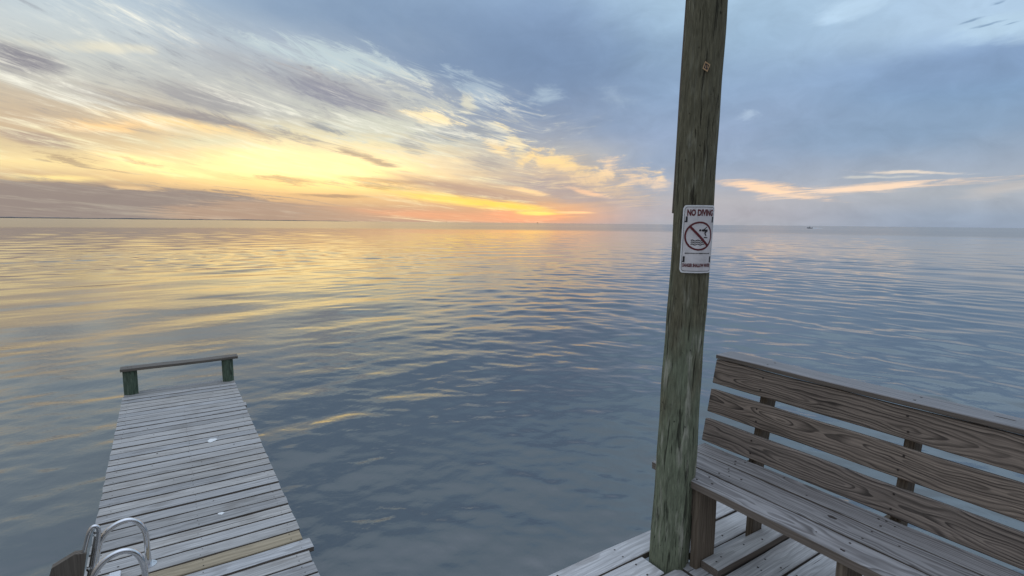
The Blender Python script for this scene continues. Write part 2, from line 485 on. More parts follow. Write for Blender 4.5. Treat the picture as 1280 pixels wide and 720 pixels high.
def wood(name, light, dark, stain, freq=75.0, ring=0.8, cath=0.05, fibre=0.5, blotch=0.5, crack=0.6, rough=0.85, varyk=0.35, spec=0.25):
    mt, gg, bs = new_mat(name)
    w = gg.attr('wc').outputs['Vector']
    rn = gg.attr('rnd').outputs['Fac']
    L, W, T = gg.sep(w)
    n1 = gg.noise(gg.xyz(gg.math('MULTIPLY', L, 1.5), gg.math('MULTIPLY', W, 5.0), gg.math('MULTIPLY', T, 5.0)), 1.0, 3, 0.5, 0.0, color=True)
    n1 = gg.vm('SUBTRACT', n1, (0.5, 0.5, 0.5))
    nx, ny, nz = gg.sep(n1)
    n2 = gg.noise(gg.xyz(gg.math('MULTIPLY', L, 9.0), gg.math('MULTIPLY', W, 26.0), gg.math('MULTIPLY', T, 26.0)), 1.0, 2, 0.5)
    rx = gg.math('ADD', W, gg.math('MULTIPLY', nx, cath * 1.6))
    ry = gg.math('ADD', T, gg.math('MULTIPLY', ny, cath * 2.2))
    r = gg.math('SQRT', gg.math('ADD', gg.math('MULTIPLY', rx, rx), gg.math('MULTIPLY', ry, ry)))
    r = gg.math('ADD', r, gg.math('MULTIPLY', n2, 0.006))
    r = gg.math('ADD', r, gg.math('MULTIPLY', gg.noise(gg.xyz(gg.math('MULTIPLY', r, 34.0), 0, 0), 1.0, 2, 0.5), 0.022))
    ph = gg.math('FRACT', gg.math('MULTIPLY', r, freq))
    # early wood fading slowly into a hard dark late-wood line
    rg = gg.math('MULTIPLY', gg.mr(ph, 0.25, 0.82), gg.mr(ph, 1.0, 0.9))
    idx = gg.math('FLOOR', gg.math('MULTIPLY', r, freq))
    wn = gg.n('ShaderNodeTexWhiteNoise', noise_dimensions='1D'); gg.put(wn.inputs['W'], idx)
    rg = gg.math('MULTIPLY', rg, gg.math('ADD', 0.5, gg.math('MULTIPLY', wn.outputs['Value'], 0.5)))
    fb = gg.noise(gg.xyz(gg.math('MULTIPLY', L, 5.0), gg.math('MULTIPLY', W, 260.0), gg.math('MULTIPLY', T, 260.0)), 1.0, 3, 0.6)
    fb2 = gg.noise(gg.xyz(gg.math('MULTIPLY', L, 2.0), gg.math('MULTIPLY', W, 60.0), gg.math('MULTIPLY', T, 60.0)), 1.0, 3, 0.6)
    bl = gg.noise(gg.xyz(gg.math('MULTIPLY', L, 3.2), gg.math('MULTIPLY', W, 9.0), gg.math('MULTIPLY', T, 9.0)), 1.0, 4, 0.6)
    fade = gg.mr(bl, 0.3, 0.6, 0.65, 1.0)
    c = gg.mix(gg.math('MULTIPLY', gg.math('MULTIPLY', rg, ring), fade), light, dark)
    c = gg.mix(gg.math('MULTIPLY', gg.mr(bl, 0.5, 0.75), blotch), c, stain)
    k = gg.math('ADD', 1.0, gg.math('MULTIPLY', gg.math('SUBTRACT', fb, 0.5), fibre * 1.6))
    k = gg.math('MULTIPLY', k, gg.math('ADD', 1.0, gg.math('MULTIPLY', gg.math('SUBTRACT', fb2, 0.5), fibre * 1.2)))
    k = gg.math('MULTIPLY', k, gg.math('ADD', 1.0 - varyk / 2, gg.math('MULTIPLY', rn, varyk)))
    c = gg.vm('SCALE', c, scale=k)
    hue = gg.math('FRACT', gg.math('MULTIPLY', rn, 7.13))
    c = gg.mix(gg.math('MULTIPLY', hue, 0.45), c, gg.vm('MULTIPLY', c, (1.06, 0.97, 0.84)))
    cr = gg.noise(gg.xyz(gg.math('MULTIPLY', L, 1.7), gg.math('MULTIPLY', W, 75.0), gg.math('MULTIPLY', T, 75.0)), 1.0, 2, 0.5)
    crm = gg.math('MULTIPLY', gg.mr(cr, 0.70, 0.76), crack)
    c = gg.mix(crm, c, (0.012, 0.011, 0.011))
    gg.put(bs.inputs['Base Color'], c)
    bs.inputs['Roughness'].default_value = rough
    bs.inputs['Specular IOR Level'].default_value = spec
    h = gg.math('SUBTRACT', gg.math('ADD', gg.math('MULTIPLY', rg, 0.35), gg.math('MULTIPLY', fb2, 0.5)), gg.math('MULTIPLY', crm, 1.5))
    bump(gg, bs, h, 0.55, 0.0025)
    return mt

M = {}
M['bench'] = wood('bench_wood', (0.25, 0.204, 0.172), (0.026, 0.021, 0.019), (0.115, 0.092, 0.078), 88, 0.95, 0.078, 0.95, 0.55, 0.8, varyk=.3)
M['seat'] = wood('seat_wood', (0.265, 0.255, 0.255), (0.070, 0.062, 0.060), (0.18, 0.165, 0.16), 78, 0.9, 0.06, 0.7, 0.5, 0.8, rough=.6, varyk=.35, spec=.45)
M['cap'] = wood('cap_wood', (0.19, 0.172, 0.168), (0.07, 0.06, 0.057), (0.12, 0.105, 0.10), 70, 0.6, 0.045, 0.7, 0.7, 0.8, rough=.42, varyk=.2, spec=.6)
M['edge'] = wood('sawn_edge_shade_wood', (0.17, 0.142, 0.12), (0.085, 0.066, 0.052), (0.11, 0.09, 0.075), 80, 0.5, 0.04, 0.5, 0.5, 0.5)  # brown unbleached sides; shade of the board gaps is painted into their colour
M['leg'] = wood('leg_wood', (0.19, 0.155, 0.12), (0.075, 0.056, 0.042), (0.13, 0.105, 0.08), 80, 0.7, 0.04, 0.4, 0.5, 0.5)
M['deck'] = wood('deck_wood', (0.50, 0.495, 0.495), (0.22, 0.21, 0.205), (0.31, 0.295, 0.285), 70, 0.45, 0.05, 0.7, 0.75, 0.85, varyk=.35)
M['dock'] = wood('dock_wood', (0.40, 0.395, 0.39), (0.175, 0.17, 0.16), (0.25, 0.235, 0.22), 70, 0.4, 0.04, 0.75, 0.7, 0.8, varyk=.3)
M['new'] = wood('new_plank_wood', (0.38, 0.315, 0.22), (0.22, 0.175, 0.115), (0.28, 0.235, 0.17), 70, 0.5, 0.04, 0.5, 0.5, 0.5, varyk=.2)
M['frame'] = wood('frame_wood', (0.16, 0.14, 0.12), (0.07, 0.06, 0.05), (0.10, 0.09, 0.08), 70, 0.5, 0.04, 0.5, 0.5, 0.5)
M['rail'] = wood('rail_wood', (0.17, 0.155, 0.14), (0.07, 0.06, 0.052), (0.11, 0.10, 0.085), 70, 0.5, 0.04, 0.5, 0.5, 0.5)

def simple(name, c, rough=0.6, metal=0.0, nz=0.0, nscale=30.0, bmp=0.0):
    mt, gg, bs = new_mat(name)
    if nz:
        oc = gg.n('ShaderNodeTexCoord').outputs['Object']
        nn = gg.noise(oc, nscale, 4, 0.6)
        gg.put(bs.inputs['Base Color'], gg.vm('SCALE', tuple(c), scale=gg.math('ADD', 1 - nz / 2, gg.math('MULTIPLY', nn, nz))))
        gg.put(bs.inputs['Roughness'], gg.mr(nn, 0.3, 0.7, rough * .7, min(1, rough * 1.3)))
        if bmp: bump(gg, bs, nn, bmp, 0.002)
    else:
        bs.inputs['Base Color'].default_value = tuple(c) + (1,)
        bs.inputs['Roughness'].default_value = rough
    bs.inputs['Metallic'].default_value = metal
    return mt
M['nail'] = simple('nail_rust', (0.035, 0.025, 0.02), 0.8)
M['steel'] = simple('stainless_steel', (0.68, 0.68, 0.69), 0.13, 1.0, 0.25, 25)
M['steel_dull'] = simple('steel_stained', (0.42, 0.40, 0.37), 0.3, 1.0, 0.9, 40)
M['plastic'] = simple('white_plastic', (0.75, 0.76, 0.78), 0.5, 0, 0.15, 20)
M['splat'] = simple('white_splotch', (0.78, 0.78, 0.76), 0.8, 0, 0.2, 60)
M['sign'] = simple('sign_white', (0.70, 0.65, 0.64), 0.45, 0, 0.7, 22)
M['sign_edge'] = simple('sign_rim', (0.80, 0.78, 0.77), 0.45, 0, 0.2, 40)
M['maroon'] = simple('sign_maroon', (0.125, 0.014, 0.018), 0.5, 0, 0.4, 60)
M['ink'] = simple('sign_black', (0.02, 0.016, 0.018), 0.5)
M['brass'] = simple('tag_copper', (0.55, 0.36, 0.20), 0.4, 0.7, 0.5, 90)
M['foam'] = simple('wake_foam', (0.75, 0.78, 0.8), 0.7)
M['hull'] = simple('hull_dark', (0.10, 0.12, 0.15), 0.4)
M['hull_w'] = simple('hull_white', (0.4, 0.42, 0.45), 0.4)
M['shore'] = simple('shore_woods_hazed', (0.30, 0.275, 0.27), 0.95, 0, 0.5, 0.02)  # pale tone paints distance haze into the land's colour
M['marker'] = simple('marker_pile', (0.06, 0.05, 0.05), 0.8)

# round treated timber: green near the deck, brown above, split along the grain
def timber(name, z_lo, z_hi, green=(0.178, 0.196, 0.132), brown=(0.148, 0.134, 0.086), pale=(0.38, 0.37, 0.295)):
    mt, gg, bs = new_mat(name)
    w = gg.attr('wc').outputs['Vector']           # (arc, unused, height)
    A, B, Z = gg.sep(w)
    v = gg.xyz(gg.math('MULTIPLY', A, 32.0), gg.math('MULTIPLY', B, 32.0), gg.math('MULTIPLY', Z, 5.0))
    s1 = gg.noise(v, 1.0, 6, 0.6, 0.4)
    s2 = gg.noise(gg.xyz(gg.math('MULTIPLY', A, 110.0), gg.math('MULTIPLY', B, 110.0), gg.math('MULTIPLY', Z, 15.0)), 1.0, 4, 0.6, 0.3)
    s3 = gg.noise(gg.xyz(gg.math('MULTIPLY', A, 9.0), gg.math('MULTIPLY', B, 9.0), gg.math('MULTIPLY', Z, 4.5)), 1.0, 5, 0.6)
    kk = gg.math('ADD', gg.mr(Z, z_lo, z_hi, 0.0, 1.0, False), gg.math('MULTIPLY', gg.math('SUBTRACT', s3, 0.5), 1.6))
    c = gg.mix(gg.mr(kk, 0.2, 0.85), green, brown)
    c = gg.mix(gg.math('MULTIPLY', gg.mr(s1, 0.52, 0.7), gg.mr(kk, 1.0, 0.2, 0.28, 0.95)), c, pale)
    c = gg.vm('SCALE', c, scale=gg.math('ADD', 0.1, gg.math('MULTIPLY', s2, 1.8)))
    cr = gg.noise(gg.xyz(gg.math('MULTIPLY', A, 62.0), gg.math('MULTIPLY', B, 62.0), gg.math('MULTIPLY', Z, 4.2)), 1.0, 3, 0.55, 0.6)
    crm = gg.mr(cr, 0.60, 0.70)
    pt = gg.noise(gg.xyz(gg.math('MULTIPLY', A, 60.0), gg.math('MULTIPLY', B, 60.0), gg.math('MULTIPLY', Z, 38.0)), 1.0, 2, 0.5)
    crm = gg.math('MAXIMUM', crm, gg.mr(pt, 0.72, 0.76))
    c = gg.mix(gg.math('MULTIPLY', crm, 0.6), c, (0.016, 0.012, 0.010))
    gg.put(bs.inputs['Base Color'], c)
    bs.inputs['Roughness'].default_value = 0.9
    bs.inputs['Specular IOR Level'].default_value = 0.2
    h = gg.math('SUBTRACT', gg.math('ADD', s1, gg.math('MULTIPLY', s2, 0.5)), gg.math('MULTIPLY', crm, 0.9))
    bump(gg, bs, h, 1.0, 0.014)
    return mt
M['pole'] = timber('pole_timber', 1.6, 3.0)
M['pile'] = timber('pile_timber', 0.0, 4.0, green=(0.11, 0.15, 0.105), brown=(0.09, 0.11, 0.075), pale=(0.18, 0.21, 0.16))

def round_post(mb, base, top, r0, r1, n=48, st=60, bulge=0.0025, seed=1, mi=0):
    rs = np.random.default_rng(seed)
    base, top = Vector(base), Vector(top)
    ax = top - base
    ph = rs.uniform(0, 6.28, 12)
    vs, wc, fs = [], [], []
    for i in range(st + 1):
        t = i / st
        c = base + ax * t
        r = r0 + (r1 - r0) * t
        for k in range(n):
            a = 2 * math.pi * k / n
            z = c.z
            rr = r + bulge * (math.sin(2 * a + z * 1.3 + ph[0]) + .7 * math.sin(3 * a - z * 2.1 + ph[1]) + .5 * math.sin(a + z * 6 + ph[2])
                              + .5 * math.sin(7 * a + z * .9 + ph[3]) + .35 * math.sin(13 * a + 1.5 * math.sin(z * 3 + ph[5]) + ph[4]) + .3 * math.sin(z * 17 + 2 * a + ph[6]))
            vs.append(c + Vector((math.cos(a) * rr, math.sin(a) * rr, 0)))
            wc.append((math.cos(a) * r + seed * 3.3, math.sin(a) * r, z))
    for i in range(st):
        for k in range(n):
            a, b_ = i * n + k, i * n + (k + 1) % n
            fs.append((a, b_, b_ + n, a + n))
    mb.add(vs, fs, wc, .5, mi, True)
    mb.add(vs[-n:], [tuple(range(n))], wc[-n:], .5, mi)

# ------------------------------------------------------------------ water
def build_water():
    rat = 0.0062
    r = [0.6]
    while r[-1] < 1500: r.append(r[-1] * (1 + rat))
    while r[-1] < 24000: r.append(r[-1] * 1.05)
    r = np.array(r)
    fine = np.arange(-58, 58.01, 0.36)
    coarse = np.concatenate([np.arange(60, 180, 4.0), np.arange(-180, -58, 4.0)])
    th = np.radians(np.concatenate([fine, coarse])) + YAW         # clockwise from +Y
    NT, NR = len(th), len(r)
    rr, tt = np.meshgrid(r, th, indexing='ij')
    X = rr * np.sin(tt); Y = rr * np.cos(tt)
    Z = np.zeros_like(X)
    rs = np.random.default_rng(5)
    near = rr < 1600
    # gusts: slow patches that calm or roughen the ripples
    gust = np.ones_like(X)
    for k in range(7):
        lam = rs.uniform(7, 45); a = rs.uniform(0, 6.28)
        gust += 0.30 * np.sin((X * np.cos(a) + Y * np.sin(a)) * 2 * np.pi / lam + rs.uniform(0, 6.28))
    gust = np.clip(gust, 0.2, 2.0)
    sp = np.maximum(rr * rat, 0.004)
    lat = X * SIDE.x + Y * SIDE.y; dep = X * HEAD.x + Y * HEAD.y
    bear = np.degrees(np.arctan2(lat, np.maximum(dep, 0.3)))
    wl = np.clip(0.5 - bear / 36, 0.12, 1.0); wr = np.clip(0.5 + bear / 36, 0.12, 1.0)
    NC = 132
    for k in range(NC):
        lam = 0.13 * (7.0 / 0.13) ** ((k + rs.uniform()) / NC)
        if lam < 0.45:
            ang = YAW + math.pi + rs.normal(0, 0.8); wg = 1.0
        elif k % 3 == 0:
            ang = YAW + math.pi + rs.normal(0, 0.35); wg = 0.8
        elif k % 3 == 1:                                             # swell from the left, crests running away to the right
            ang = YAW + R(34) + math.pi / 2 + rs.normal(0, 0.22); wg = wl
        else:
            ang = YAW - R(38) - math.pi / 2 + rs.normal(0, 0.22); wg = wr
        kx, ky = math.sin(ang) * 2 * np.pi / lam, math.cos(ang) * 2 * np.pi / lam
        slope = 0.0106 if 0.5 < lam < 1.8 else 0.0095 if lam <= 0.5 else 0.0050
        amp = slope * lam / (2 * np.pi)
        wgt = np.clip((lam / sp - 2.2) / 3.0, 0, 1) * wg
        mod = gust if lam < 2.5 else 1.0
        Z += amp * wgt * mod * np.sin(X * kx + Y * ky + rs.uniform(0, 6.28))
    Z[~near] = 0
    co = np.stack([X, Y, Z], -1).reshape(-1, 3).astype(np.float32)
    i = np.arange(NR - 1)[:, None]; j = np.arange(NT)[None, :]; j2 = (j + 1) % NT
    quad = np.stack([i * NT + j, (i + 1) * NT + j, (i + 1) * NT + j2, i * NT + j2], -1).reshape(-1, 4)[:, ::-1]
    cv = len(co)
    co = np.vstack([co, [[0, 0, 0]]]).astype(np.float32)
    tri = np.stack([np.full(NT, cv), np.arange(NT), (np.arange(NT) + 1) % NT], -1)[:, ::-1]
    me = bpy.data.meshes.new('water')
    nl = quad.size + tri.size
    me.vertices.add(len(co)); me.vertices.foreach_set('co', co.ravel())
    me.loops.add(nl)
    me.loops.foreach_set('vertex_index', np.concatenate([quad.ravel(), tri.ravel()]).astype(np.int32))
    npoly = len(quad) + len(tri)
    me.polygons.add(npoly)
    ls = np.concatenate([np.arange(len(quad)) * 4, quad.size + np.arange(len(tri)) * 3]).astype(np.int32)
    me.polygons.foreach_set('loop_start', ls)
    me.polygons.foreach_set('loop_total', np.concatenate([np.full(len(quad), 4), np.full(len(tri), 3)]).astype(np.int32))
    me.polygons.foreach_set('use_smooth', np.ones(npoly, dtype=bool))
    me.update(calc_edges=True)
    me.validate()
    o = bpy.data.objects.new('water', me)
    col.objects.link(o)
    props(o, kind='structure')
    mt, gg, bs = new_mat('bay_water')
    pos = gg.n('ShaderNodeNewGeometry').outputs['Position']
    px, py, pz = gg.sep(pos)
    flat = gg.xyz(px, py, 0)
    dist = gg.vm('LENGTH', flat)
    bs.inputs['IOR'].default_value = 2.1
    mur = gg.noise(flat, 0.45, 4, 0.6)
    gg.put(bs.inputs['Base Color'], gg.mix(mur, (0.037, 0.045, 0.046), (0.050, 0.059, 0.060)))
    # waves too small for the mesh far out: roughness with wind bands
    wind = gg.noise(gg.xyz(gg.math('MULTIPLY', px, 0.0035), gg.math('MULTIPLY', py, 0.0035), 0), 1.0, 3, 0.5)
    ldist = gg.math('LOGARITHM', gg.math('MAXIMUM', dist, 1.0), 10.0)
    ro = gg.math('ADD', gg.mr(ldist, 1.2, 2.1, 0.03, 0.065, False), gg.mr(ldist, 2.28, 2.42, 0.0, 0.10))
    ro = gg.math('ADD', ro, gg.math('MULTIPLY', gg.mr(ldist, 1.9, 2.6), gg.math('MULTIPLY', gg.math('SUBTRACT', wind, 0.5), 0.08)))
    gg.put(bs.inputs['Roughness'], gg.math('MAXIMUM', ro, 0.03))
    rip = gg.noise(flat, 3.4, 4, 0.6, 0.4)
    rip2 = gg.noise(gg.vm('ADD', flat, (4.2, 9.1, 0)), 14.0, 2, 0.5)
    h = gg.math('ADD', rip, gg.math('MULTIPLY', rip2, 0.3))
    h = gg.math('MULTIPLY', h, gg.mr(dist, 4.0, 45.0, 1.0, 0.12))
    bump(gg, bs, h, 0.15, 0.04)
    me.materials.append(mt)
build_water()

# ------------------------------------------------------------------ far shore, boat, channel markers
def bearing(az_deg, dist, z=0.0):
    a = YAW + R(az_deg)
    return Vector((math.sin(a) * dist, math.cos(a) * dist, z))

def build_shore():
    mb = MB()
    rs = np.random.default_rng(3)
    N = 420
    top = []
    for i in range(N + 1):
        t = i / N
        azd = -100 + t * (-16.5 + 100)
        k = min(1, (1 - t) / 0.25)
        h = (7 + 4 * k) * (0.8 + 0.3 * math.sin(t * 31) * math.sin(t * 87)) + rs.uniform(0, 3.0) * (0.4 + k * .6)
        if t > 0.97: h *= (1 - t) / 0.03
        top.append((azd, max(h, 0.05)))
    vs, fs = [], []
    for azd, h in top:
        vs += [bearing(azd, 6900, -1), bearing(azd, 6900, h * .8), bearing(azd, 7000, h), bearing(azd, 7500, h * .7), bearing(azd, 7600, -1)]
    for i in range(N):
        for k in range(4):
            fs.append((i * 5 + k, (i + 1) * 5 + k, (i + 1) * 5 + k + 1, i * 5 + k + 1))
    mb.add(vs, fs)
    o = mb.build('far_shore', M['shore'])
    props(o, 'thin dark strip of low land along the horizon', None, None, 'structure')
build_shore()

def build_boat():
    az_b, _ = skydir(1012, 285)
    c = bearing(az_b, 720)
    th = YAW + R(az_b)
    lx = Vector((-math.cos(th), math.sin(th), 0))          # heading left in the picture
    ly = Vector((math.sin(th), math.cos(th), 0))
    root = empty('motorboat', c, 'small dark motorboat crossing the bay near the horizon with a white wake', 'boat')
    def P(l, w, z): return c + lx * l + ly * w + Vector((0, 0, z))
    L = 5.4
    mb = MB(); st = 9; vs = []
    for i in range(st):
        t = i / (st - 1)
        hw = 1.0 * (1 - max(0, (t - .45) / .55) ** 2 * .96)
        zs = .62 + .38 * t * t
        zk = -.15 + .5 * max(0, t - .6) ** 1.5
        l = -L / 2 + L * t
        vs += [P(l, -hw, zs), P(l, -hw * .85, .1 + .2 * t), P(l, 0, zk), P(l, hw * .85, .1 + .2 * t), P(l, hw, zs)]
    fs = []
    for i in range(st - 1):
        for k in range(4):
            fs.append((i * 5 + k, i * 5 + k + 1, (i + 1) * 5 + k + 1, (i + 1) * 5 + k))
    fs.append((0, 1, 2, 3, 4))
    mb.add(vs, fs)
    dk = []
    for i in range(st): dk += [vs[i * 5] + Vector((0, 0, -.12)), vs[i * 5 + 4] + Vector((0, 0, -.12))]
    mb.add(dk, [(i * 2, i * 2 + 1, i * 2 + 3, i * 2 + 2) for i in range(st - 1)])
    mb.build('hull', M['hull'], root)
    def bx(mb, l0, l1, w0, w1, z0, z1):
        v = [P(l, w, z) for z in (z0, z1) for l in (l0, l1) for w in (w0, w1)]
        mb.add(v, [(0, 1, 3, 2), (4, 6, 7, 5), (0, 4, 5, 1), (2, 3, 7, 6), (0, 2, 6, 4), (1, 5, 7, 3)])
    mb = MB(); bx(mb, -.3, .5, -.45, .45, .5, 1.35); mb.build('console', M['hull'], root)
    mb = MB()
    for l, w in ((-.5, -.6), (-.5, .6), (.6, -.6), (.6, .6)): tube(mb, [P(l, w, .5), P(l, w, 2.1)], .04, 6)
    bx(mb, -.8, .9, -.75, .75, 2.1, 2.18); mb.build('canopy', M['hull'], root)
    mb = MB(); bx(mb, -L / 2 - .45, -L / 2 - .02, -.2, .2, .1, 1.15); bx(mb, -L / 2 - .3, -L / 2 - .1, -.08, .08, -.4, .1); mb.build('outboard_motor', M['hull'], root)
    # wake foam spreading behind
    mb = MB(); vs = []; fs = []; n = 24; rs = np.random.default_rng(2)
    for i in range(n + 1):
        t = i / n
        l = -L / 2 - .6 - 9.5 * t
        w = .5 + 1.2 * t
        h = .1 + .55 * math.exp(-t * 4) * (0.7 + .5 * rs.random()) + .12 * (1 - t)
        vs += [P(l, -w, .0), P(l, -w * .5, h), P(l, w * .5, h * .9), P(l, w, .0)]
    for i in range(n):
        for k in range(3): fs.append((i * 4 + k, i * 4 + k + 1, (i + 1) * 4 + k + 1, (i + 1) * 4 + k))
    mb.add(vs, fs, smooth=True)
    o = mb.build('wake', M['foam'])
    props(o, 'white foam wake trailing behind the small motorboat', None, None, 'stuff')
build_boat()

def build_markers():
    spots = [(672, 1400, 4.6, 'dark channel marker on the horizon just right of the bright sun glow'),
             (558, 2300, 4.5, 'middle one of the three tiny channel markers on the horizon, under the glow'),
             (445, 2300, 4.5, 'tiny channel marker on the horizon just beyond the end of the low land')]
    first = None
    for x, d, h, lab in spots:
        a, _ = skydir(x, 279)
        c = bearing(a, d)
        if first is None:
            root = empty('channel_marker', c, lab, 'channel marker', 'channel markers along the horizon')
            mb = MB(); tube(mb, [c + Vector((0, 0, -2)), c + Vector((0, 0, h * .8))], [.28, .22], 10); mb.build('pile', M['marker'], root)
            mb = MB(); th = YAW + R(a)
            u = Vector((math.cos(th), -math.sin(th), 0)); w = Vector((math.sin(th), math.cos(th), 0))
            q = c + Vector((0, 0, h * .8))
            v = [q + u * sx * 1.0 + w * sy * .1 + Vector((0, 0, z)) for z in (-.5, 1.1) for sx in (-1, 1) for sy in (-1, 1)]
            mb.add(v, [(0, 1, 3, 2), (4, 6, 7, 5), (0, 4, 5, 1), (2, 3, 7, 6), (0, 2, 6, 4), (1, 5, 7, 3)])
            mb.build('board', M['marker'], root)
            first = root
        else:
            r = first.copy(); col.objects.link(r); r.location = c; props(r, lab)
            for ch in first.children:
                q = ch.copy(); col.objects.link(q); q.parent = r
build_markers()

# ------------------------------------------------------------------ the low swim pier on the left
DZ = 0.70
def build_dock():
    root = empty('swim_pier', (0.1, 5.0, 0), 'low grey plank pier running out over the water on the left', 'pier')
    mb = MB()
    pitch, bw, th = 0.1412, 0.1205, 0.036
    y = 3.760 - 14 * pitch
    ys = []
    while y + bw < 8.13:
        ys.append(y); y += pitch
    for i, y in enumerate(ys):
        x0, x1 = -0.538 + random.uniform(-.003, .003), 0.722 + random.uniform(-.003, .003) + (y - 5) * .003
        k = round((y - 3.760) / pitch)
        if k == 0: continue
        if k == -1: x1 += 0.035
        if k == 23: x1 += 0.02
        gapw = 0.010 if k in (7,) else 0.0
        dz = random.uniform(-.0025, .0025)
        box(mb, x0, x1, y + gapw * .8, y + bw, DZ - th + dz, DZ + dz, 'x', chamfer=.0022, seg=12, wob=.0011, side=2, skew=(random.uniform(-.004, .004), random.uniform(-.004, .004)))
        for xx in (x0 + .07, .1, x1 - .07):
            for yy in (.032, .1):
                if random.random() < .85:
                    nail(mb, xx + random.uniform(-.012, .012), y + yy + random.uniform(-.008, .008), DZ + dz, .0034)
        if random.random() < .55:      # knots and dings
            nail(mb, random.uniform(x0 + .15, x1 - .15), y + random.uniform(.03, .1), DZ + dz, random.uniform(.004, .009))
    # two narrower boards at the far end, the outer one notched between the posts
    y = ys[-1] + pitch
    box(mb, -0.53, 0.735, y, y + .09, DZ - th, DZ, 'x', rn=.1, side=2)
    box(mb, -0.372, 0.588, y + .1, y + .22, DZ - th, DZ - .001, 'x', rn=.0, side=2)
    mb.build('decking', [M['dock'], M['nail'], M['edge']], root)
    mb = MB()
    box(mb, -0.535, 0.71, 3.760, 3.760 + bw + .003, DZ - th, DZ + .001, 'x', rn=.6)
    for xx in (-.46, .1, .64):
        for yy in (.03, .1): nail(mb, xx, 3.760 + yy, DZ + .001)
    o = mb.build('plank', [M['new'], M['nail']], root)
    o['label'] = 'newer yellow-brown plank among the grey ones'
    for x in (-.47, .08, .63):
        mb = MB(); box(mb, x - .02, x + .02, 1.75, 8.18, DZ - th - .20, DZ - th - .002, 'y', seg=20); mb.build('joist', M['frame'], root)
    for x in (-.545 + .09, .74 - .09):
        for yy in (3.1, 5.7):
            mb = MB(); round_post(mb, (x, yy, -2), (x, yy, DZ - th - .205), .08, .078, 20, 12, seed=int(yy * 10)); mb.build('piling', M['pile'], root)
    for yy in (3.1, 5.7):
        mb = MB(); box(mb, -.55, .75, yy + .085, yy + .123, DZ - th - .40, DZ - th - .21, 'x'); mb.build('cross_beam', M['frame'], root)
build_dock()

def build_end_rail():
    root = empty('end_rail', (0.12, 8.26, DZ), 'low plank rail on two stubby green posts at the far end of the grey pier', 'rail')
    for x, r, s in ((-.453, .078, 4), (.664, .072, 9)):
        mb = MB(); round_post(mb, (x, 8.275, -2), (x, 8.27, 1.015), r, r * .98, 32, 30, .0012, s); mb.build('post', M['pile'], root)
    mb = MB()
    box(mb, -.548, .792, 8.185, 8.345, 1.016, 1.052, 'x', seg=20, bow=-.004, wob=.002, side=2)
    for xx in (-.47, -.43, .65, .68): nail(mb, xx, 8.26, 1.052)
    mb.build('rail_plank', [M['rail'], M['nail'], M['frame']], root)
build_end_rail()

